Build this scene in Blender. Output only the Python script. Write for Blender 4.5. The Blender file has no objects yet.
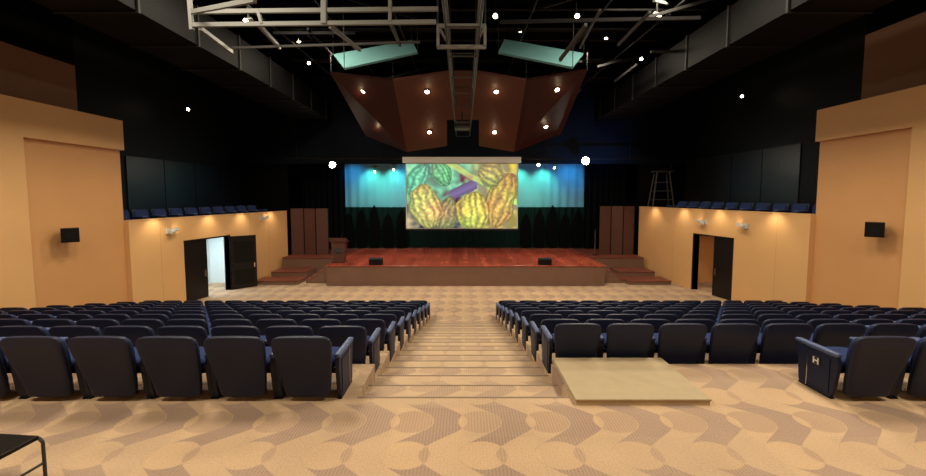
import bpy, bmesh, math, random
from mathutils import Vector, Matrix, noise as mnoise
random.seed(7)
scene=bpy.context.scene
try:
    scene.view_settings.view_transform='Standard'
except Exception: pass
Z0=4.3
F=400.0; PITCH=4.0; CX=463.0; CY0=223.0
# ---------------- camera ----------------
cam_d=bpy.data.cameras.new('camera'); cam=bpy.data.objects.new('camera',cam_d)
scene.collection.objects.link(cam); scene.camera=cam
cam_d.sensor_width=36; cam_d.lens=F/926*36; cam_d.shift_y=-15/926; cam_d.clip_start=0.05
cam.location=(0,0,0); cam.rotation_euler=(math.radians(90-PITCH),0,0)
p=math.radians(PITCH)
def P(px,py,d):
    a=(px-CX)/F; b=(CY0-py)/F
    dx=a; dy=math.cos(p)+b*math.sin(p); dz=-math.sin(p)+b*math.cos(p)
    k=d/dy
    return Vector((dx*k,d,dz*k))
# ---------------- materials ----------------
def mat(name,col,rough=0.6,metal=0.0,emis=None,es=0.0,noise=0.0,nscale=5.0,bump=0.0,spec=0.5,coat=0.0):
    m=bpy.data.materials.new(name); m.use_nodes=True
    nt=m.node_tree; b=nt.nodes['Principled BSDF']
    b.inputs['Base Color'].default_value=(*col,1); b.inputs['Roughness'].default_value=rough
    b.inputs['Metallic'].default_value=metal
    b.inputs['Specular IOR Level'].default_value=spec
    if emis: 
        b.inputs['Emission Color'].default_value=(*emis,1); b.inputs['Emission Strength'].default_value=es
    if noise>0 or bump>0:
        tc=nt.nodes.new('ShaderNodeTexCoord'); n=nt.nodes.new('ShaderNodeTexNoise'); n.inputs['Scale'].default_value=nscale; n.inputs['Detail'].default_value=4
        nt.links.new(tc.outputs['Object'],n.inputs['Vector'])
        if noise>0:
            r=nt.nodes.new('ShaderNodeMapRange'); r.inputs['To Min'].default_value=1-noise; r.inputs['To Max'].default_value=1+noise
            nt.links.new(n.outputs['Fac'],r.inputs['Value'])
            mx=nt.nodes.new('ShaderNodeVectorMath'); mx.operation='SCALE'; mx.inputs[0].default_value=col
            nt.links.new(r.outputs['Result'],mx.inputs['Scale']); nt.links.new(mx.outputs['Vector'],b.inputs['Base Color'])
        if bump>0:
            bp=nt.nodes.new('ShaderNodeBump'); bp.inputs['Strength'].default_value=bump; bp.inputs['Distance'].default_value=0.01
            nt.links.new(n.outputs['Fac'],bp.inputs['Height']); nt.links.new(bp.outputs['Normal'],b.inputs['Normal'])
    return m
def carpet(name,cols,su=0.66,sv=0.50):
    m=bpy.data.materials.new(name); m.use_nodes=True
    nt=m.node_tree; N=nt.nodes; L=nt.links; b=N['Principled BSDF']; b.inputs['Roughness'].default_value=0.95; b.inputs['Specular IOR Level'].default_value=0.1
    tc=N.new('ShaderNodeTexCoord'); sp=N.new('ShaderNodeSeparateXYZ'); L.new(tc.outputs['Object'],sp.inputs[0])
    def M(op,a,b2=None,c=None):
        n=N.new('ShaderNodeMath'); n.operation=op
        for i,v in enumerate((a,b2,c)):
            if v is None: continue
            if isinstance(v,(int,float)): n.inputs[i].default_value=v
            else: L.new(v,n.inputs[i])
        return n.outputs[0]
    def soft(v,e0,e1):
        n=N.new('ShaderNodeMapRange'); n.interpolation_type='SMOOTHSTEP'; n.inputs['From Min'].default_value=e0; n.inputs['From Max'].default_value=e1; L.new(v,n.inputs['Value']); return n.outputs['Result']
    def mixc(f,a,bc):
        n=N.new('ShaderNodeMix'); n.data_type='RGBA'; L.new(f,n.inputs[0])
        for i,c in((6,a),(7,bc)):
            if isinstance(c,tuple): n.inputs[i].default_value=(*c,1)
            else: L.new(c,n.inputs[i])
        return n.outputs[2]
    x=sp.outputs['X']; y=sp.outputs['Y']
    u=M('DIVIDE',x,su); v=M('DIVIDE',y,sv)
    wob=M('MULTIPLY',M('SINE',M('MULTIPLY',v,math.pi)),0.32)
    w=M('FRACT',M('ADD',u,wob))
    st=M('SUBTRACT',0.25,M('ABSOLUTE',M('SUBTRACT',w,0.5)))
    stripe=soft(st,-0.012,0.012)
    fu=M('SUBTRACT',M('FRACT',M('ADD',u,0.25)),0.5); fv=M('SUBTRACT',M('FRACT',v),0.5)
    rr=M('SQRT',M('ADD',M('MULTIPLY',fu,fu),M('MULTIPLY',M('MULTIPLY',fv,fv),0.75)))
    circ=soft(rr,0.33,0.31)
    xo=M('ABSOLUTE',M('SUBTRACT',stripe,circ))
    tx=M('DIVIDE',x,su); ty=M('DIVIDE',y,sv)
    ck=N.new('ShaderNodeTexWhiteNoise'); ck.noise_dimensions='2D'
    cmb=N.new('ShaderNodeCombineXYZ'); L.new(M('FLOOR',tx),cmb.inputs[0]); L.new(M('FLOOR',ty),cmb.inputs[1]); L.new(cmb.outputs[0],ck.inputs['Vector'])
    c1=mixc(xo,cols[0],cols[1])
    c2=mixc(M('MULTIPLY',circ,0.35),c1,cols[3])
    c4=mixc(M('MULTIPLY',ck.outputs['Value'],0.4),c2,cols[2])
    ns=N.new('ShaderNodeTexNoise'); ns.inputs['Scale'].default_value=60; L.new(tc.outputs['Object'],ns.inputs['Vector'])
    nl=N.new('ShaderNodeTexNoise'); nl.inputs['Scale'].default_value=1.3; L.new(tc.outputs['Object'],nl.inputs['Vector'])
    rib=M('MULTIPLY',M('SINE',M('MULTIPLY',x,2*math.pi/0.03)),M('ADD',M('MULTIPLY',xo,0.07),0.02))
    vs=N.new('ShaderNodeVectorMath'); vs.operation='SCALE'; L.new(c4,vs.inputs[0])
    L.new(M('ADD',M('ADD',M('MULTIPLY',ns.outputs['Fac'],0.5),M('MULTIPLY',nl.outputs['Fac'],0.35)),M('ADD',rib,0.58)),vs.inputs['Scale'])
    L.new(vs.outputs[0],b.inputs['Base Color'])
    bp=N.new('ShaderNodeBump'); bp.inputs['Strength'].default_value=0.4; bp.inputs['Distance'].default_value=0.004; L.new(ns.outputs['Fac'],bp.inputs['Height']); L.new(bp.outputs['Normal'],b.inputs['Normal'])
    return m
def planks(name,c1,c2,rough,rot=0,bw=2.4,bh=0.14,mortar=(0.02,0.01,0.01),spec=0.5):
    m=bpy.data.materials.new(name); m.use_nodes=True
    nt=m.node_tree; N=nt.nodes; L=nt.links; b=N['Principled BSDF']; b.inputs['Roughness'].default_value=rough; b.inputs['Specular IOR Level'].default_value=spec
    tc=N.new('ShaderNodeTexCoord'); mp=N.new('ShaderNodeMapping'); mp.inputs['Rotation'].default_value=(0,0,rot); L.new(tc.outputs['Object'],mp.inputs['Vector'])
    br=N.new('ShaderNodeTexBrick'); br.inputs['Scale'].default_value=1; br.inputs['Brick Width'].default_value=bw; br.inputs['Row Height'].default_value=bh; br.inputs['Mortar Size'].default_value=0.006
    br.inputs['Color1'].default_value=(*c1,1); br.inputs['Color2'].default_value=(*c2,1); br.inputs['Mortar'].default_value=(*mortar,1)
    L.new(mp.outputs[0],br.inputs['Vector'])
    n=N.new('ShaderNodeTexNoise'); n.inputs['Scale'].default_value=1.5; n.inputs['Detail'].default_value=6; L.new(tc.outputs['Object'],n.inputs['Vector'])
    r=N.new('ShaderNodeMapRange'); r.inputs['To Min'].default_value=0.4; r.inputs['To Max'].default_value=1.6; L.new(n.outputs['Fac'],r.inputs['Value'])
    vs=N.new('ShaderNodeVectorMath'); vs.operation='SCALE'; L.new(br.outputs['Color'],vs.inputs[0]); L.new(r.outputs['Result'],vs.inputs['Scale']); L.new(vs.outputs[0],b.inputs['Base Color'])
    return m
M_wall=mat('beige_paint',(0.70,0.415,0.18),0.5,noise=0.08,nscale=0.7)
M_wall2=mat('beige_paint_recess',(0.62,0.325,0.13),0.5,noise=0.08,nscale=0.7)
M_brown=mat('brown_paint',(0.22,0.12,0.07),0.8,noise=0.08,nscale=1)
M_black=mat('black_paint',(0.0025,0.0025,0.003),0.8,noise=0.3,nscale=2,spec=0.06)
M_blackw=mat('black_satin_panel',(0.005,0.006,0.008),0.5,noise=0.5,nscale=1.2,spec=0.15)
M_panL=mat('navy_satin_cladding',(0.006,0.008,0.015),0.35,noise=0.6,nscale=0.9,spec=0.35)
M_panR=mat('charcoal_satin_cladding',(0.012,0.011,0.012),0.35,noise=0.6,nscale=0.9,spec=0.35)
M_navyw=mat('navy_header_paint',(0.004,0.007,0.012),0.7,noise=0.5,nscale=0.6,spec=0.08)
M_duct=mat('black_duct_metal',(0.0022,0.0022,0.0025),0.6,0.0,noise=0.3,nscale=3,spec=0.06)
M_ductr=mat('duct_flange_metal',(0.010,0.010,0.010),0.6,0.0,spec=0.15)
M_grey=mat('grey_painted_steel',(0.16,0.17,0.165),0.5,0.0,spec=0.2)
M_greym=mat('mid_grey_steel',(0.045,0.045,0.044),0.5,0.0,spec=0.2)
M_greyd=mat('dark_steel',(0.009,0.009,0.009),0.6,0.0,spec=0.1)
M_white=mat('white_metal',(0.6,0.62,0.6),0.4)
M_cloud=mat('teal_acoustic_panel',(0.09,0.22,0.23),0.7,noise=0.05,spec=0.2)
M_carpet=carpet('patterned_carpet',[(0.47,0.335,0.21),(0.31,0.22,0.165),(0.385,0.28,0.195),(0.50,0.345,0.20)])
M_carpet2=carpet('aisle_carpet',[(0.46,0.335,0.215),(0.345,0.25,0.18),(0.39,0.29,0.20),(0.47,0.335,0.205)])
M_nose=mat('step_nosing',(0.22,0.16,0.11),0.6)
M_stage=planks('stage_wood',(0.40,0.09,0.052),(0.26,0.052,0.033),0.2,math.pi/2,3.0,0.3)
M_fascia=mat('stage_fascia_brown',(0.165,0.09,0.06),0.6,noise=0.15,nscale=2)
M_step=planks('stage_step_wood',(0.22,0.06,0.038),(0.16,0.045,0.03),0.4)
M_panel=mat('reddish_wood_panel',(0.085,0.032,0.024),0.5,noise=0.25,nscale=3)
M_can1=mat('maroon_acoustic_panel',(0.027,0.0068,0.0068),0.45,noise=0.15,spec=0.2)
M_can2=mat('brown_acoustic_panel',(0.078,0.031,0.024),0.45,noise=0.15,spec=0.2)
M_navy=mat('navy_vinyl',(0.007,0.012,0.038),0.5,noise=0.2,nscale=8,spec=0.3)
M_fabric=mat('navy_seat_fabric',(0.020,0.034,0.105),0.85,noise=0.25,nscale=30,spec=0.1)
M_arm=mat('armrest_blue_grey',(0.05,0.08,0.19),0.45)
M_label=mat('white_label',(0.7,0.72,0.75),0.5)
M_ply=mat('beige_board',(0.37,0.295,0.18),0.8,noise=0.12,nscale=6)
M_plyd=mat('beige_board_side',(0.42,0.34,0.21),0.8,noise=0.1,nscale=6)
M_blackp=mat('black_plastic',(0.005,0.005,0.005),0.4,spec=0.2)
M_door=mat('black_door',(0.008,0.007,0.007),0.35,spec=0.3)
M_curt=mat('blue_curtain',(0.15,0.42,0.52),0.9)
M_bdrape=mat('black_drape',(0.005,0.017,0.016),0.95,spec=0.05)
M_wing=mat('black_wing_cloth',(0.003,0.004,0.005),0.95,spec=0.05)
M_tree=mat('dark_green_flat',(0.002,0.003,0.003),0.9,spec=0.05)
M_chrome=mat('chrome',(0.6,0.6,0.6),0.2,1.0)
M_lampw=mat('warm_lamp_lens',(1,0.9,0.7),0.5,emis=(1,0.82,0.55),es=25)
M_lampx=mat('bright_lamp_lens',(1,0.95,0.85),0.5,emis=(1,0.88,0.68),es=90)
M_corr=mat('white_corridor_paint',(0.7,0.8,0.84),0.7)
# ---------------- builder ----------------
class B:
    def __init__(s): s.v=[];s.f=[];s.m=[];s.mats=[];s.smooth=[]
    def mi(s,m):
        if m not in s.mats: s.mats.append(m)
        return s.mats.index(m)
    def add(s,vs,fs,m,sm=False):
        o=len(s.v); s.v+=[tuple(v) for v in vs]; i=s.mi(m)
        for f in fs: s.f.append([o+k for k in f]); s.m.append(i); s.smooth.append(sm)
    def prism(s,a,c,m):
        s.add(list(a)+list(c),[(3,2,1,0),(4,5,6,7),(0,1,5,4),(1,2,6,5),(2,3,7,6),(3,0,4,7)],m)
    def box(s,x0,x1,y0,y1,z0,z1,m):
        s.prism([(x0,y0,z0),(x1,y0,z0),(x1,y1,z0),(x0,y1,z0)],[(x0,y0,z1),(x1,y0,z1),(x1,y1,z1),(x0,y1,z1)],m)
    def cyl(s,p1,p2,r,m,n=8,r2=None):
        p1=Vector(p1);p2=Vector(p2);r2=r if r2 is None else r2
        d=(p2-p1).normalized(); up=Vector((0,0,1)) if abs(d.z)<0.9 else Vector((1,0,0))
        a=d.cross(up).normalized(); b=d.cross(a)
        vs=[];
        for q,R in((p1,r),(p2,r2)):
            for i in range(n):
                t=2*math.pi*i/n; vs.append(q+a*math.cos(t)*R+b*math.sin(t)*R)
        fs=[(i,(i+1)%n,n+(i+1)%n,n+i) for i in range(n)]+[tuple(range(n))[::-1],tuple(range(n,2*n))]
        s.add(vs,fs,m,False)
    def bar(s,p1,p2,w,h,m):
        p1=Vector(p1);p2=Vector(p2);d=(p2-p1).normalized(); up=Vector((0,0,1)) if abs(d.z)<0.95 else Vector((0,1,0))
        a=d.cross(up).normalized()*w/2; b=a.cross(d).normalized()*h/2
        s.prism([p1-a-b,p1+a-b,p1+a+b,p1-a+b],[p2-a-b,p2+a-b,p2+a+b,p2-a+b],m)
    def loft(s,rings,m,sm=True):
        n=len(rings[0]); vs=[v for r in rings for v in r]; fs=[]
        for j in range(len(rings)-1):
            for i in range(n):
                fs.append((j*n+i,j*n+(i+1)%n,(j+1)*n+(i+1)%n,(j+1)*n+i))
        fs.append(tuple(range(n))[::-1]); fs.append(tuple(range((len(rings)-1)*n,len(rings)*n)))
        s.add(vs,fs,m,sm)
    def mesh(s,name):
        me=bpy.data.meshes.new(name); me.from_pydata(s.v,[],s.f)
        for m in s.mats: me.materials.append(m)
        me.polygons.foreach_set('material_index',s.m); me.polygons.foreach_set('use_smooth',s.smooth)
        bm=bmesh.new(); bm.from_mesh(me); bmesh.ops.recalc_face_normals(bm,faces=bm.faces); bm.to_mesh(me); bm.free()
        me.update(); return me
    def obj(s,name,loc=(0,0,0),bevel=0):
        o=bpy.data.objects.new(name,s.mesh(name)); o.location=loc; scene.collection.objects.link(o)
        if bevel:
            md=o.modifiers.new('bevel','BEVEL'); md.width=bevel; md.segments=2; md.limit_method='ANGLE'
        return o
def inst(name,me,loc,rz=0,parent=None,rot=None):
    o=bpy.data.objects.new(name,me); o.location=loc; o.rotation_euler=rot if rot else (0,0,rz); scene.collection.objects.link(o)
    if parent: o.parent=parent
    return o
# ================= FLOOR =================
LV=-2.2; DZ=2.1/9; SP=1.03; FL=-4.3
b=B(); b.box(-13,13,4.0,27,FL-0.3,FL,M_carpet); b.obj('floor')
b=B(); b.box(-13,13,-4,4.05,FL-0.01,LV,M_carpet); b.obj('floor_landing')
b=B()
for k in range(0,9):
    z=LV-DZ*k; y0=4.05+SP*k; y1=y0+SP
    for s in(-1,1):
        x0,x1=(1.15,11.45) if s>0 else(-11.45,-1.15)
        b.box(x0,x1,y0,y1,FL-0.01,z,M_carpet)
b.obj('floor_seating_tiers')
b=B()
for j in range(0,18):
    z=LV-DZ/2*(j+1); y0=4.22+SP/2*j if j else 4.05; y1=4.22+SP/2*(j+1)
    if j==0:
        b.box(-1.15,1.15,4.05,4.22,FL-0.01,LV,M_carpet2); y0=4.22
    if z>FL+0.01:
        b.box(-1.15,1.15,y0,y1,FL-0.01,z,M_carpet2)
        b.box(-1.15,1.15,y1-0.02,y1+0.006,z-0.03,z+0.005,M_nose)
b.box(-1.15,1.15,4.20,4.226,LV-0.03,LV+0.005,M_nose)
b.obj('floor_aisle_steps')
b=B(); b.box(1.19,2.60,4.06,5.12,LV-0.35,LV+0.045,M_plyd); b.box(1.18,2.61,4.05,5.13,LV+0.045,LV+0.065,M_ply); b.obj('wheelchair_platform',bevel=0.006)
# ================= SIDE WALLS =================
WX=11.4
def side(s,ztop,zup,ybr,yc,zrec,y_r0,door0,door1,dtop,name):
    b=B()
    T=0.35
    def bx(xa,xb,y0,y1,z0,z1,m):
        if s<0: xa,xb=-xb,-xa
        b.box(xa,xb,y0,y1,z0,z1,m)
    bx(WX,WX+T,-4,y_r0,FL,zup,M_wall)
    bx(WX,WX+T,y_r0,yc,zrec,zup,M_wall)
    bx(WX+0.16,WX+T,y_r0,yc,FL,zrec,M_wall2)
    bx(WX+T,12.5,-4,yc,zup-0.1,zup,M_wall)
    bx(WX+T,12.5,yc-0.2,yc,FL,zup-0.1,M_black)
    ye=22.0; xe=9.7
    def X(y): return WX+(xe-WX)*(y-yc)/(ye-yc)
    def seg(y0,y1,z0,z1,m=M_wall,off=0,th=0.22):
        pts=[(s*(X(y0)+off),y0),(s*(X(y1)+off),y1),(s*(X(y1)+off+th),y1),(s*(X(y0)+off+th),y0)]
        b.prism([(x,y,z0) for x,y in pts],[(x,y,z1) for x,y in pts],m)
    seg(yc,door0,FL,ztop); seg(door1,ye,FL,ztop); seg(door0,door1,dtop,ztop)
    seg(yc,ye,ztop,ztop+0.04,M_wall,-0.02,0.26)
    for yj in (yc+1.1,door1+1.3,door1+2.6):
        seg(yj,yj+0.015,FL,ztop,M_wall2,-0.003,0.01)
    seg(door0-0.06,door0,FL,dtop+0.06,M_door,-0.02,0.26); seg(door1,door1+0.06,FL,dtop+0.06,M_door,-0.02,0.26); seg(door0-0.06,door1+0.06,dtop,dtop+0.06,M_door,-0.02,0.26)
    ym=door0+(door1-door0)*0.47
    seg(door0,ym,FL+0.01,dtop,M_door,0.03,0.05)
    seg(ym-0.2,ym-0.12,FL+0.9,FL+1.2,M_chrome,-0.02,0.05)
    b.obj(name)
    return X
XL=side(-1,-0.90,2.48,13.2,13.6,1.5,10.5,15.7,17.9,-1.85,'wall_left')
XR=side(1,-0.66,2.72,12.9,13.1,1.72,10.3,16.0,18.0,-1.78,'wall_right')
def outer(s,zt,yb,name,pm):
    b=B()
    xa,xb=(12.5,12.7) if s>0 else(-12.7,-12.5)
    b.box(xa,xb,-4,yb,FL,zt,M_brown); b.box(xa,xb,-4,yb,zt,7.2,M_black)
    b.box(xa,xb,yb,27,FL,7.2,M_blackw)
    xi=12.5*s
    ys=[14.9,16.8,18.7,20.6,22.5]
    for i in range(4):
        b.box(min(xi,xi-0.04*s),max(xi,xi-0.04*s),ys[i]+.02,ys[i+1]-.02,-1.0,1.45 if s<0 else 1.9,pm)
    b.obj(name)
outer(-1,4.15,13.2,'wall_left_outer',M_panL); outer(1,4.95,12.8,'wall_right_outer',M_panR)
for s,X,zt in((-1,XL,-1.27),(1,XR,-1.05)):
    b=B(); yc=13.6 if s<0 else 13.1
    pts=[(s*(X(yc)+0.22),yc),(s*(X(22)+0.22),22),(s*12.5,22),(s*12.5,yc)]
    b.prism([(x,y,zt-0.2) for x,y in pts],[(x,y,zt) for x,y in pts],M_black)
    b.obj('floor_gallery_left' if s<0 else 'floor_gallery_right')
def corridor(s,X,d0,d1,dt,name,m):
    b=B()
    xo=12.45*s
    def bb(xa,xb,*r): b.box(min(xa,xb),max(xa,xb),*r)
    bb(xo-0.05*s,xo,d0-1.2,d1+1.5,FL,dt+0.15,m)
    bb(s*(X(d0)+0.3),xo,d0-1.25,d0-1.2,FL,dt+0.15,m)
    bb(s*(X(d1)+0.3),xo,d1+1.5,d1+1.55,FL,dt+0.15,m)
    bb(s*(X(d0)+0.3),xo,d0-1.2,d1+1.5,dt+0.15,dt+0.2,m)
    b.obj(name)
corridor(-1,XL,15.7,17.9,-1.85,'wall_corridor_left',M_corr)
corridor(1,XR,16.0,18.0,-1.78,'wall_corridor_right',M_wall)
def leaf(name,hx,hy,ang,w,dt):
    b=B(); b.box(0,w,-0.025,0.025,0.01,dt-FL-0.01,M_door); b.box(w-0.14,w-0.08,-0.07,0.07,0.95,1.15,M_chrome); b.box(0.12,w-0.12,-0.03,-0.025,0.2,0.9,M_blackp);b.box(0.12,w-0.12,-0.03,-0.025,1.2,2.2,M_blackp)
    o=b.obj(name,(hx,hy,FL)); o.rotation_euler=(0,0,math.radians(ang)); return o
leaf('door_1',-XL(17.9)+0.04,17.92,46,1.08,-1.85)
b=B(); b.box(-12.7,12.7,-4.2,-4,FL,7.2,M_wall); b.obj('wall_back')
b=B(); b.box(-12.7,12.7,-4.2,27,7.2,7.4,M_black); b.obj('ceiling')
# ================= STAGE =================
ST=-3.32; SF=18.7; SB=25.0
b=B()
b.box(-6.45,6.7,SF,SB+0.5,FL,ST-0.05,M_fascia); b.box(-6.48,6.73,SF-0.03,SB+0.5,ST-0.05,ST,M_stage)
for s,xe in((-1,-6.48),(1,6.73)):
    xa,xb=sorted((xe,9.65*s)); b.box(xa,xb,21.2,SB+0.5,FL,ST-0.055,M_fascia); b.box(xa,xb,21.17,SB+0.5,ST-0.055,ST-0.002,M_step)
    xa,xb=sorted((7.9*s,9.7*s)); b.box(xa,xb,20.0,21.2,FL,FL+0.40,M_fascia); b.box(xa,xb,19.97,21.2,FL+0.40,FL+0.44,M_step)
    xa,xb=sorted((7.9*s,10.0*s)); b.box(xa,xb,18.95,20.0,FL,FL+0.16,M_fascia); b.box(xa,xb,18.92,20.0,FL+0.16,FL+0.2,M_step)
    for i in range(5):
        z=ST-0.196*(i+1)+0.0; x0=abs(xe)+0.30*i; x1=x0+0.30
        xa,xb=sorted((x0*s,x1*s)); 
        if z>FL+0.02:
            b.box(xa,xb,19.3,21.19,FL,z-0.03,M_fascia); b.box(xa,xb,19.28,21.19,z-0.03,z,M_step)
b.obj('stage',bevel=0.01)
b=B(); b.box(-12.7,12.7,26.4,26.6,FL,7.2,M_black); b.obj('wall_stage_back')
b=B(); b.box(-12.5,12.5,22.6,22.8,1.75,7.2,M_navyw); 
b.box(-12.5,-9.9,22.6,22.8,FL,1.75,M_black); b.box(9.9,12.5,22.6,22.8,FL,1.75,M_black); b.obj('wall_proscenium')
def curtain(name,x0,x1,y,z0,z1,m,amp=0.08,per=0.35):
    b=B(); n=int((x1-x0)/per*8); vs=[];fs=[]
    for i in range(n+1):
        x=x0+(x1-x0)*i/n; yy=y+amp*math.sin(i/8*2*math.pi)+0.02*math.sin(i*0.7)
        vs+= [(x,yy,z0),(x,yy,z1)]
    for i in range(n): fs.append((2*i,2*i+2,2*i+3,2*i+1))
    b.add(vs,fs,m,True); return b.obj(name)
curtain('blue_stage_curtain',-7.4,7.6,25.2,-0.95,2.1,M_curt,0.02,0.5)
curtain('black_stage_drape',-7.6,7.8,25.0,ST,-0.75,M_bdrape,0.06,0.4)
curtain('black_wing_drape',-9.9,-7.3,24.6,ST,2.1,M_wing)
curtain('black_wing_drape',7.5,9.9,24.6,ST,2.1,M_wing)
b=B()
for s,xs in((-1,[-7.1,-6.3,-5.5,-4.65,-3.8]),(1,[3.9,4.75,5.55,6.35,7.15])):
    for i,x in enumerate(xs):
        h=2.45+0.25*((i*7)%3-1); w=0.36; pr=[]
        n=14
        for j in range(n+1):
            t=j/n; ww=w*math.sin(math.pi*min(1,(t*0.86+0.14)))**0.6 if t<1 else 0.01
            pr.append((ww*(1+0.08*math.sin(j*2.3)),t*h))
        f=[(x+a,24.75,ST+z) for a,z in pr]+[(x-a,24.75,ST+z) for a,z in reversed(pr)]
        bk=[(a,24.79,c) for a,_,c in f]; N_=len(f)
        b.add(f+bk,[tuple(range(N_)),tuple(range(N_,2*N_))[::-1]]+[(q,(q+1)%N_,N_+(q+1)%N_,N_+q) for q in range(N_)],M_tree)
b.obj('cypress_stage_flats')
def fold(name,x0,x1,y,z0,z1):
    b=B(); n=3; w=(x1-x0)/n
    for i in range(n):
        ya=y+(0.08 if i%2 else 0); yb=y+(0 if i%2 else 0.08); xa=x0+w*i; xb=xa+w
        b.prism([(xa,ya,z0),(xb,yb,z0),(xb,yb+0.06,z0),(xa,ya+0.06,z0)],[(xa,ya,z1),(xb,yb,z1),(xb,yb+0.06,z1),(xa,ya+0.06,z1)],M_panel)
        b.cyl((xb,yb,z0),(xb,yb,z1),0.03,M_blackp)
    return b.obj(name)
fold('wooden_wing_screen',-9.55,-7.5,22.15,ST,-0.75)
fold('wooden_wing_screen',7.6,9.55,22.15,ST,-0.62)
# ================= PROJECTION SCREEN =================
SX0,SX1,SY=-2.98,2.86,21.3
SZ1=P(463,164,SY).z; SZ0=P(463,228,SY).z
def nz3(u,v,s,o=0): return mnoise.noise(Vector((u*s+o,v*s*0.6,o*1.7)))
def scol(u,v):
    m=math
    uw=u+0.03*nz3(u,v,6,3); vw=v+0.05*nz3(u,v,6,9)
    n=nz3(u,v,9,1)+0.6*nz3(u,v,24,5)
    c=[0.12+0.25*max(0,n),0.38+0.5*n,0.24+0.25*n]
    if v<0.5:
        t=min(1,(0.5-v)*4); c2=[0.17+0.4*n,0.15+0.3*n,0.11+0.12*n]; c=[c[i]*(1-t)+c2[i]*t for i in range(3)]
    if u>0.5:
        t=min(1,(u-0.5)*5); n2=nz3(u,v,14,8); c2=[0.24+0.9*max(0,n2),0.20+0.7*max(0,n2),0.09+.08*n]; c=[c[i]*(1-t)+c2[i]*t for i in range(3)]
    d=abs((vw-0.54)-(uw-0.42)*0.9)
    if d<0.09 and .38<u<.64: k=1-d/0.09; c=[0.10+.06*k,0.06+.06*k,0.16+.12*k]
    d=abs((vw-0.98)+(uw-0.42)*1.0)
    if d<0.05: c=[0.40,0.55+0.3*n,0.15]
    pods=[(0.86,0.45,0.13,0.46,-0.25,(0.80,0.52,0.10)),(0.76,0.84,0.13,0.17,0.9,(0.60,0.50,0.13)),(0.36,0.22,0.10,0.30,-0.35,(0.45,0.36,0.12)),(0.10,0.78,0.09,0.28,-.5,(0.2,0.65,0.36)),(0.32,0.86,0.10,0.20,0.6,(0.25,0.62,0.26)),(0.17,0.34,0.15,0.36,0.35,(1.0,0.70,0.18)),(0.61,0.27,0.15,0.32,0.05,(1.05,0.74,0.12))]
    for (cx,cy,a,bb,r,k) in pods:
        wp=0.022*nz3(u,v,11,cx*7); dx=(uw-cx)+wp;dy=(vw-cy)*0.62+0.5*wp; X=dx*m.cos(r)+dy*m.sin(r); Y=-dx*m.sin(r)+dy*m.cos(r)
        q=(X/a)**2+(Y/(bb*0.62))**2
        if q<1:
            w=m.sqrt(max(0.02,1-(Y/(bb*0.62))**2)); ph=m.asin(max(-1,min(1,X/(a*w))))
            rid=0.5+0.5*m.cos(ph*11+3*nz3(u,v,12,2)); bp=nz3(u,v,38,7)
            sh=(0.25+0.75*m.sqrt(1-q))*(0.45+0.6*rid)*(1+0.7*bp)
            g=0.4+0.9*nz3(u,v,5,12)
            c=[k[0]*sh*(1-.35*g),k[1]*sh*(0.85+.2*g),k[2]*sh+0.03*(1-rid)]
    return [max(0,x) for x in c]
nx,nz=200,120
vs=[];cols=[]
for j in range(nz+1):
    for i in range(nx+1):
        u=i/nx;v=j/nz; vs.append((SX0+(SX1-SX0)*u,SY-0.012,SZ0+(SZ1-SZ0)*v)); cols.append(scol(u,v))
fs=[(j*(nx+1)+i,j*(nx+1)+i+1,(j+1)*(nx+1)+i+1,(j+1)*(nx+1)+i) for j in range(nz) for i in range(nx)]
M_scr=bpy.data.materials.new('projected_image'); M_scr.use_nodes=True
nt=M_scr.node_tree; at=nt.nodes.new('ShaderNodeAttribute'); at.attribute_name='img'; pb=nt.nodes['Principled BSDF']
nt.links.new(at.outputs['Color'],pb.inputs['Emission Color']); pb.inputs['Emission Strength'].default_value=1.3; pb.inputs['Base Color'].default_value=(0.03,0.045,0.04,1)
me=bpy.data.meshes.new('projected_picture'); me.from_pydata(vs,[],fs); me.materials.append(M_scr)
ca=me.color_attributes.new('img','FLOAT_COLOR','POINT')
for i,c in enumerate(cols): ca.data[i].color=(*c,1)
b=B(); b.box(SX0-0.06,SX1+0.06,SY,SY+0.02,SZ0-0.06,SZ1+0.06,M_white); b.box(SX0-0.2,SX1+0.2,SY-0.1,SY+0.14,SZ1+0.06,SZ1+0.36,M_white)
b.cyl((SX0-0.06,SY,SZ0-0.08),(SX1+0.06,SY,SZ0-0.08),0.05,M_blackp)
scr=b.obj('projection_screen'); inst('projected_picture',me,(0,0,0),parent=scr)
b=B(); 
b.prism([(-.32,-.22,0),(.32,-.22,0),(.32,.22,0),(-.32,.22,0)],[(-.32,-.25,.06),(.32,-.25,.06),(.32,.25,.06),(-.32,.25,.06)],M_panel)
b.prism([(-.26,-.16,.06),(.26,-.16,.06),(.26,.16,.06),(-.26,.16,.06)],[(-.36,-.2,1.05),(.36,-.2,1.05),(.36,.2,1.05),(-.36,.2,1.05)],M_panel)
b.prism([(-.42,-.26,1.05),(.42,-.26,1.05),(.42,.26,1.0),(-.42,.26,1.0)],[(-.42,-.26,1.24),(.42,-.26,1.24),(.42,.26,1.04),(-.42,.26,1.04)],M_can2)
b.box(-.2,.2,-.215,-.19,.5,.75,M_greym); b.cyl((.1,0,1.1),(.12,.1,1.42),.012,M_blackp)
b.obj('lectern',(-6.1,19.6,ST),bevel=0.008)
b=B(); 
b.add([(-.3,-.2,0),(.3,-.2,0),(.3,.22,0),(-.3,.22,0),(-.3,-.2,.28),(.3,-.2,.28),(.3,.05,.33),(-.3,.05,.33),(.3,.22,.08),(-.3,.22,.08)],[(0,3,2,1),(0,1,5,4),(4,5,6,7),(7,6,8,9),(9,8,2,3),(0,4,7,9,3),(1,2,8,6,5)],M_blackp)
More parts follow.
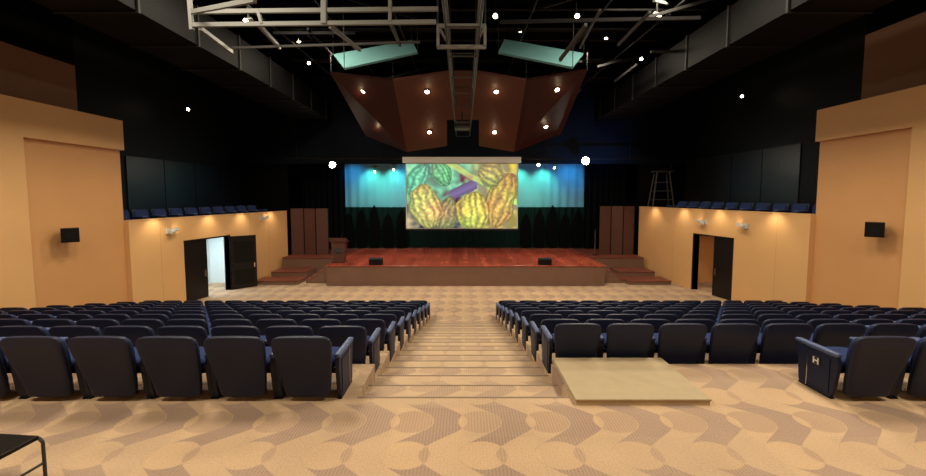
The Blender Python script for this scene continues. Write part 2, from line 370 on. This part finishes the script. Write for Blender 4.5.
mm=b.mesh('stage_monitor_speaker'); inst('stage_monitor_speaker',mm,(-4.15,18.95,ST)); inst('stage_monitor_speaker',mm,(3.9,18.95,ST))
b=B(); b.cyl((0,0,0),(0,0,.03),.14,M_blackp,12); b.cyl((0,0,.03),(0,0,1.4),.012,M_chrome); b.cyl((0,0,1.4),(0,-.3,1.5),.01,M_chrome); b.cyl((0,-.3,1.5),(0,-.42,1.54),.025,M_blackp)
b.obj('microphone_stand',(7.3,22.0,ST))
# ================= CHAIR =================
def ring(a,bb,cy,z,n=20,e=3.2,lean=0,curve=0.0):
    out=[]
    for i in range(n):
        t=2*math.pi*i/n; c=math.cos(t);s_=math.sin(t)
        x=a*math.copysign(abs(c)**(2/e),c); y=bb*math.copysign(abs(s_)**(2/e),s_)
        out.append((x,cy+y+curve*x*x,z))
    return out
def chair_mesh(end=0):
    b=B()
    def ly(z): return -0.02-0.26*max(0,z-0.15)
    rs=[]
    for z,a in((0.06,.20),(0.08,.232),(0.25,.258),(0.45,.286),(0.60,.304),(0.68,.307),(0.72,.297),(0.742,.275),(0.752,.24)):
        th=0.045 if z<.7 else 0.03
        rs.append(ring(a,th,ly(z),z,24,4.6,curve=-0.25))
    b.loft(rs,M_navy)
    rs=[]
    for z,a in((0.36,.22),(0.38,.24),(0.55,.268),(0.66,.27),(0.70,.25),(0.72,.20)):
        rs.append(ring(a,0.045,ly(z)+0.055,z,20,3,curve=-0.2))
    b.loft(rs,M_fabric)
    rs=[]
    for y,a,h in((0.03,.22,.04),(0.05,.25,.058),(0.25,.258,.066),(0.42,.255,.062),(0.47,.24,.045),(0.485,.2,.02)):
        rs.append([(q[0],y,0.355+q[1]) for q in ring(a,h,0,0,20,3.5)])
    b.loft(rs,M_fabric)
    b.box(-.2,.2,.08,.42,.25,.30,M_blackp)
    for s in(-1,1):
        x0,x1=sorted((s*.30,s*.343))
        prof=[(0.02,0.0),(0.40,0.0),(0.42,0.05),(0.44,0.30),(0.47,0.45),(0.45,0.475),(-0.04,0.475),(-0.06,0.40),(-0.02,0.12)]
        n=len(prof)
        vs=[(x0,y,z) for y,z in prof]+[(x1,y,z) for y,z in prof]
        b.add(vs,[tuple(range(n)),tuple(range(n,2*n))[::-1]]+[(i,(i+1)%n,n+(i+1)%n,n+i) for i in range(n)],M_navy)
        xc=s*.3215
        rs=[]
        for y,a,h in((-0.05,.02,.012),(-0.04,.034,.024),(0.2,.036,.026),(0.46,.034,.024),(0.49,.026,.016)):
            rs.append([(xc+q[0],y,0.495+q[1]) for q in ring(a,h,0,0,12,3)])
        b.loft(rs,M_arm)
        b.box(xc-.022,xc+.022,0.0,0.42,0,0.012,M_greyd)
        b.box(min(s*.23,s*.3),max(s*.23,s*.3),0.02,0.10,0.28,0.34,M_greyd)
    if end:
        x=end*.344
        xa,xb=sorted((x,x+end*.006)); b.box(xa,xb,0.03,0.40,0.06,0.43,M_navy)
        b.box(min(x,x+end*.008),max(x,x+end*.008),0.30,0.31,0.02,0.46,M_chrome)
    return b.mesh('auditorium_seat')
cm=chair_mesh(); cmL=chair_mesh(1); cmR=chair_mesh(-1)
W=0.69
for k in range(10):
    z=LV-DZ*k; y=4.18+SP*k
    for s in(-1,1):
        for i in range(14):
            if s>0 and k==0 and i<3: continue
            x=s*(1.16+W/2+W*i)
            if s<0 and k==0: x-=0.15
            if s<0 and k==1: x-=0.04
            if s>0 and k==0: x+=0.74
            yy=y+(0.1 if (s>0 and k==1) else 0)
            if abs(x)>10.85: continue
            endc=(i==0) or (s>0 and k==0 and i==3)
            me_=(cmL if s<0 else cmR) if endc else cm
            inst('auditorium_seat',me_,(x,yy,z),rz=0)
            if s>0 and k==0 and i==3: hx=x;hy=yy;hz=z
b=B(); xx=hx-.353
b.box(xx-.004,xx,hy+.14,hy+.24,hz+.30,hz+.40,M_greym)
for (ya,yb,za,zb) in((.155,.17,.315,.385),(.21,.225,.315,.385),(.17,.21,.343,.357)):
    b.box(xx-.006,xx-.004,hy+ya,hy+yb,hz+za,hz+zb,M_label)
b.obj('row_letter_plate')
for s,X,z,ys,ye in((-1,XL,-1.27,14.1,20.5),(1,XR,-1.05,13.5,20.0)):
    y=ys
    while y<ye:
        inst('gallery_seat',cm,(s*(X(y)+0.68),y,z),rz=math.radians(90 if s>0 else -90)+s*math.radians(11))
        y+=W+.02
# ================= WALL SPEAKERS & LAMPS =================
def speaker(x,y,z,s):
    b=B(); b.box(-.19,.19,-.17,.17,-.2,.2,M_blackp); 
    b.box(-.03,.03,.17,.36,-.04,.04,M_greyd)
    b.cyl((0,-.17,-.04),(0,-.18,-.04),.12,M_greyd,20); b.cyl((0,-.17,.13),(0,-.18,.13),.03,M_greyd,12)
    o=b.obj('wall_speaker',(x,y,z),bevel=0.012); o.rotation_euler=(0,0,math.radians(-s*90+s*45)) ; return o
q=P(69,235,11.35); speaker(-11.2,11.35,q.z,-1)
q=P(876,229,11.0); speaker(11.2,10.85,q.z,1)
def sconce(x,y,z,s):
    b=B(); b.box(-.03,.03,-.1,.1,-.1,.1,M_white); b.cyl((-s*.05,0,0),(-s*.22,-.0,.0),.02,M_white)
    b.cyl((-s*.22,-.16,-.03),(-s*.22,.16,.06),.075,M_white,14); b.cyl((-s*.22,.16,.06),(-s*.22,.165,.062),.06,M_lampw,14)
    b.obj('wall_spotlight',(x,y,z))
sconce(-XL(15.0)+0.02,15.0,P(172,231,15).z,-1)
sconce(-XL(20.0)+0.02,20.0,-1.15,-1)
sconce(XR(17.4)-0.02,17.4,P(715,222,17.4).z,1)
sconce(XR(15.4)-0.02,15.4,P(748,226,15.4).z,1)
# ================= CEILING STRUCTURE =================
b=B()
for s in(-1,1):
    x=8.0*s
    b.box(x-.9,x+.9,2,22,4.0,5.0,M_duct)
    for y in range(3,22,2): b.box(x-.94,x+.94,y,y+.06,3.96,5.04,M_ductr)
    b.cyl((s*10.6,0,5.6),(s*10.6,22,5.6),.45,M_duct,16)
    for y in range(4,22,4): b.cyl((x,y,5),(x,y,7.2),.02,M_greyd)
b.obj('ceiling_ventilation_ducts')
b=B()
for y in [5,8,11,14,17,20]:
    b.box(-12.5,12.5,y,y+.06,5.6,6.3,M_duct); b.box(-12.5,12.5,y-.12,y+.18,5.6,5.66,M_duct)
for x in (-10,-5,-2.5,2.5,5,10): b.box(x-.08,x+.08,0,22.5,6.3,6.6,M_duct)
for y in (7,9.5,12,14.5,17,19.5):
    b.cyl((-7,y,5.0+.03*y),(7,y,5.0+.03*y),.035,M_ductr)
for x in (-6,-4,-2,2,4,6): b.cyl((x,5,5.1),(x,20.5,5.5),.03,M_ductr)
for x in (-6,-2,2,6):
    for y in (7,12,17): b.cyl((x,y,5.2),(x,y,7.2),.02,M_greyd)
for i in range(36):
    x=random.uniform(-7,7); y=random.uniform(8,19); z=random.uniform(4.6,6)
    a=random.choice([(1.8,0,.5),(0,2.2,0),(1.2,1.2,.4),(-1.5,.4,.6),(2.5,0,0)])
    b.bar((x,y,z),(x+a[0],y+a[1],z+a[2]),.06,.08,random.choice([M_greyd,M_duct,M_ductr]))
b.obj('ceiling_beams_and_pipe_grid')  # lighting pipe grid and loose struts are merged into the beam mesh
b=B(); a=.34; zl,zh=3.15,3.8
for sx in(-a,a):
    for z in(zl,zh): b.cyl((sx,5,z+.25),(sx,20.8,z-.15),.026,M_greym)
n=10
for i in range(n+1):
    y=5+15.8*i/n; dz=.25-.4*i/n
    b.cyl((-a,y,zl+dz),(a,y,zl+dz),.02,M_greym); b.cyl((-a,y,zh+dz),(a,y,zh+dz),.018,M_greym)
    for sx in(-a,a): b.cyl((sx,y,zl+dz),(sx,y,zh+dz),.018,M_greym)
    if i<n:
        y2=5+15.8*(i+1)/n; 
        for sx in(-a,a): b.cyl((sx,y,zl+dz),(sx,y2,zh+dz),.014,M_greym)
for y in (7,11,15,19):
    for sx in(-a,a): b.cyl((sx,y,zh),(sx,y,7.2),.02,M_greyd)
b.obj('ceiling_truss')
b=B()
def fr(px0,py0,px1,py1,d0,d1,w=.06,h=.08,m=M_grey): b.bar(P(px0,py0,d0),P(px1,py1,d1),w,h,m)
fr(190,12,438,9,8.2,8.2); fr(193,25,436,22,8.2,8.2)
fr(188,-20,192,30,8.2,8.2); fr(258,10,262,24,8.2,8.2); fr(324,-20,324,24,8.2,8.2,.10,.10); fr(390,-20,390,22,8.2,8.2)
fr(192,12,255,0,8.2,6.8); fr(258,24,280,48,8.2,10); fr(330,26,360,50,8.2,10); fr(390,22,400,45,8.2,10,.06,.08,M_greym); fr(200,28,232,52,8.2,10); fr(232,48,420,42,10,10,.05,.05,M_greym)
fr(560,60,586,25,10,8.5,.06,.08,M_greym); fr(580,48,600,10,10,8,.04,.04,M_greym); fr(618,45,650,12,10,8,.05,.05,M_greym); fr(500,22,700,18,9,9,.05,.07,M_greyd)
b.obj('catwalk_frame')
b=B()
for (a0,a1) in (((437,26),(486,26)),((437,47),(486,47)),((438,26),(438,47)),((485,26),(485,47))):
    b.bar(P(*a0,9),P(*a1,9),.06,.08,M_grey)
b.bar(P(438,26,9),P(446,40,12),.05,.05,M_grey); b.bar(P(485,26,9),P(478,40,12),.05,.05,M_grey)
for px in(438,485): q=P(px,26,9); b.cyl(q,(q.x,q.y,7.2),.02,M_greyd)
b.obj('hanging_lamp_frame')
def slab(name,pts,m,th=.06,hang=True):
    b=B(); n=(pts[1]-pts[0]).cross(pts[3]-pts[0]).normalized()*th
    if n.z<0: n=-n
    b.prism(pts,[q+n for q in pts],m)
    if hang:
        for q in pts: b.cyl(q+n,(q.x,q.y,7.2),.012,M_greyd,6)
    return b.obj(name)
slab('ceiling_acoustic_panel',[P(345,70,12),P(418,54,12),P(412,42,12.9),P(334,56,12.9)],M_cloud)
slab('ceiling_acoustic_panel',[P(572,69,12),P(498,54,12),P(504,41,12.9),P(583,55,12.9)],M_cloud)
top=[(331,74,15.3),(393,81,15.8),(447,73,15.3),(479,73,15.3),(526,81,15.8),(587,71,15.3)]
bot=[(366,136,19.2),(407,152,19.6),(447,146,19.2),(479,146,19.2),(514,152,19.6),(561,134,19.2)]
cmats=[M_can1,M_can2,M_can2,M_can2,M_can1]
b=B(); lamps=[]; glows=[]
for i in range(5):
    A=P(*top[i]);Bq=P(*top[i+1]);C=P(*bot[i+1]);D=P(*bot[i]); up=Vector((0,-.04,.08))
    if i==2: C=P(479,120,17.6); D=P(447,120,17.6)
    b.prism([D,C,Bq,A],[D+up,C+up,Bq+up,A+up],cmats[i])
    if i==2: continue
    nrm=(C-D).cross(A-D).normalized(); nrm=nrm if nrm.z<0 else -nrm
    for (u,v) in (((.42,.17),(.42,.72)) if i in(0,4) else ((.62,.17),(.60,.72)) ):
        uu=u if i<2 else 1-u
        q=(A*(1-uu)+Bq*uu)*(1-v)+(D*(1-uu)+C*uu)*v
        b.cyl(q,q+nrm*.05,.12,M_greym,14); b.cyl(q+nrm*.05,q+nrm*.06,.085,M_lampw,14); lamps.append(q+nrm*.2); glows.append(q+nrm*.28)
for px,py,d in top: q=P(px,py,d); b.cyl(q,(q.x,q.y,7.2),.015,M_greyd,6)
b.obj('ceiling_canopy_panels')
b=B(); b.box(-.28,.28,-.3,.3,-.12,.12,M_greym); b.cyl((.1,.3,0),(.1,.38,0),.07,M_blackp,14); b.cyl((0,0,.12),(0,0,.55),.03,M_greyd); b.box(-.3,.3,-.31,-.30,-.05,.05,M_blackp)
b.obj('ceiling_projector',tuple(P(462,126,15.5)),bevel=.02)
b=B(); b.cyl((0,0,0),(0,0,.35),.02,M_greyd,6); b.cyl((0,.12,.05),(0,-.12,-.08),.09,M_blackp,14); b.cyl((0,-.121,-.08),(0,-.13,-.085),.06,M_lampw,14); b.box(-.12,.12,-.01,.01,-.02,.02,M_greyd)
fx=b.mesh('ceiling_spotlight')
for (px,py,d) in ((222,57,13),(495,15,11.5),(576,15,11.5),(657,15,11.5),(738,13,11.5),(685,47,14),(248,20,11.5),(300,40,15),(380,22,14),(420,30,16),(520,30,16),(605,38,16),(640,58,17),(190,108,17),(740,95,17),(310,62,17)):
    inst('ceiling_spotlight',fx,tuple(P(px,py,d)))
bb_=B(); bb_.cyl((-9.8,21.8,1.95),(9.8,21.8,1.95),.04,M_greyd)
for x in(-9,-4.5,4.5,9): bb_.cyl((x,21.8,1.95),(x,21.8,7.15),.02,M_greyd)
bar_=bb_.obj('stage_lighting_bar')
def flood(px,py,d,m=M_lampx,r=.12):
    q=P(px,py,d); b=B(); b.cyl((0,.15,0),(0,-.1,0),r*.8,M_blackp,16,r*1.1); b.cyl((0,-.101,0),(0,-.11,0),r,m,16); b.cyl((0,0,0),(0,0,.35),.02,M_greyd,6)
    b.box(-.18,.18,-.02,.02,.3,.34,M_greyd); o=b.obj('floodlight',tuple(q)); o.parent=bar_; return q
f1=flood(333,165,21.8,M_lampx,.16); f2=flood(585,161,21.8,M_lampx,.2); flood(538,165,22,M_lampw,.08); flood(394,170,22,M_lampw,.05);flood(554,168,22,M_lampw,.05); flood(375,172,22,M_lampw,.05)
b=B(); 
for sx,tx in((-.62,-.32),(.62,.32)):
    for sy in(-.3,.3): b.cyl((sx,sy,0),(tx,sy*.5,2.3),.04,M_greym)
for t in (.15,.35,.55,.75,1.0):
    w=.62-.30*t
    for sy in(-1,1): b.cyl((-w,sy*(.3-.15*t),2.3*t),(w,sy*(.3-.15*t),2.3*t),.028,M_greym)
b.box(-.5,.5,-.22,.22,2.28,2.33,M_greym); b.cyl((.45,0,1.8),(.5,0,2.7),.02,M_blackp)
b.obj('lighting_scaffold',(10.65,21.55,-1.05))
b=B()
b.box(-.24,.24,-.24,.24,.36,.39,M_blackp)
for s in(-1,1):
    x=.24*s
    pts=[(x,.24,.37),(x,.27,.34),(x,.27,.03),(x,.24,.015),(x,-.26,.015),(x,-.29,.05),(x,-.27,.37),(x,-.33,.75)]
    for i in range(len(pts)-1): b.cyl(pts[i],pts[i+1],.012,M_greym,10)
    b.cyl((x,-.27,.37),(x,.24,.37),.012,M_greym,10)
b.cyl((-.24,.27,.18),(.24,.27,.18),.01,M_greym,10)
b.box(-.24,.24,-.34,-.31,.52,.76,M_blackp)
o=b.obj('tubular_side_chair',(-3.46,2.68,LV),bevel=.008); o.rotation_euler=(0,0,math.radians(-95))
# ================= LIGHTS =================
def area(name,loc,sz,pw,col=(1,.8,.58),rot=(0,0,0),sy=None):
    l=bpy.data.lights.new(name,'AREA'); l.energy=pw; l.color=col; l.shape='RECTANGLE'; l.size=sz; l.size_y=sy or sz
    o=bpy.data.objects.new(name,l); o.location=loc; o.rotation_euler=rot; scene.collection.objects.link(o); return o
def spot(name,loc,tgt,pw,col,ang=70,blend=.6,r=.1):
    l=bpy.data.lights.new(name,'SPOT'); l.energy=pw; l.color=col; l.spot_size=math.radians(ang); l.spot_blend=blend; l.shadow_soft_size=r
    o=bpy.data.objects.new(name,l); o.location=loc; d=Vector(tgt)-Vector(loc); o.rotation_euler=d.to_track_quat('-Z','Y').to_euler(); scene.collection.objects.link(o)
WARM=(1,.85,.64)
for y,pw in ((1.5,400),(6.5,430),(11,390)):
    for x in(-5,5): area('house_light',(x,y,5.4),1.6,pw,WARM)
for x in (-5,5): area('house_light',(x,15.5,5.3),1.0,270,WARM)
for i,q in enumerate(lamps): spot('canopy_downlight',q,(q.x*1.1,q.y+1.2,-4),260,(1,.80,.6),80)
for q in glows:
    l=bpy.data.lights.new('canopy_lamp_glow','POINT'); l.energy=5; l.color=(1,.7,.4); l.shadow_soft_size=.06
    o=bpy.data.objects.new('canopy_lamp_glow',l); o.location=q; scene.collection.objects.link(o)
for q in(f1,f2): spot('flood_beam',(q.x,q.y-.3,q.z),(q.x*.5,17,-4),350,(1,.82,.6),100)
for x in(-5.7,-4.3,3.5,5.0): spot('cyan_backdrop_light',(x,24.3,1.9),(x,25.25,.35),200,(.25,1,.68),90,1)
for x in(-6.8,-3.4,0,6.6): spot('blue_backdrop_light',(x,24.0,1.95),(x,25.3,.1),90,(.04,.5,1),120,1)
for x in(-3,3): area('stage_overhead_light',(x,22.0,1.6),1.0,110,(1,.68,.52))
spot('blue_header_light',(7.4,20.2,.2),(7.0,22.6,2.4),420,(.05,.3,1),100,1)
area('corridor_light',(-11.8,17.4,-1.75),1.0,90,(.8,.95,1))
area('corridor_light',(11.6,17,-1.7),.8,18,(1,.75,.5))
for y in(14.4,16.8,18.6,20.6): spot('wall_wash',(-XL(y)+.35,y,-.65),(-XL(y)+.0,y,-2.6),42,(1,.84,.55),110,1)
for y in(14.2,16.6,18.6,20.6): spot('wall_wash',(XR(y)-.35,y,-.45),(XR(y)-.0,y,-2.6),42,(1,.84,.55),110,1)
w=bpy.data.worlds.new('world'); scene.world=w; w.use_nodes=True; w.node_tree.nodes['Background'].inputs[0].default_value=(.05,.05,.06,1); w.node_tree.nodes['Background'].inputs[1].default_value=0.3
for o in list(scene.objects):
    if o.parent is None: o.location.z+=Z0
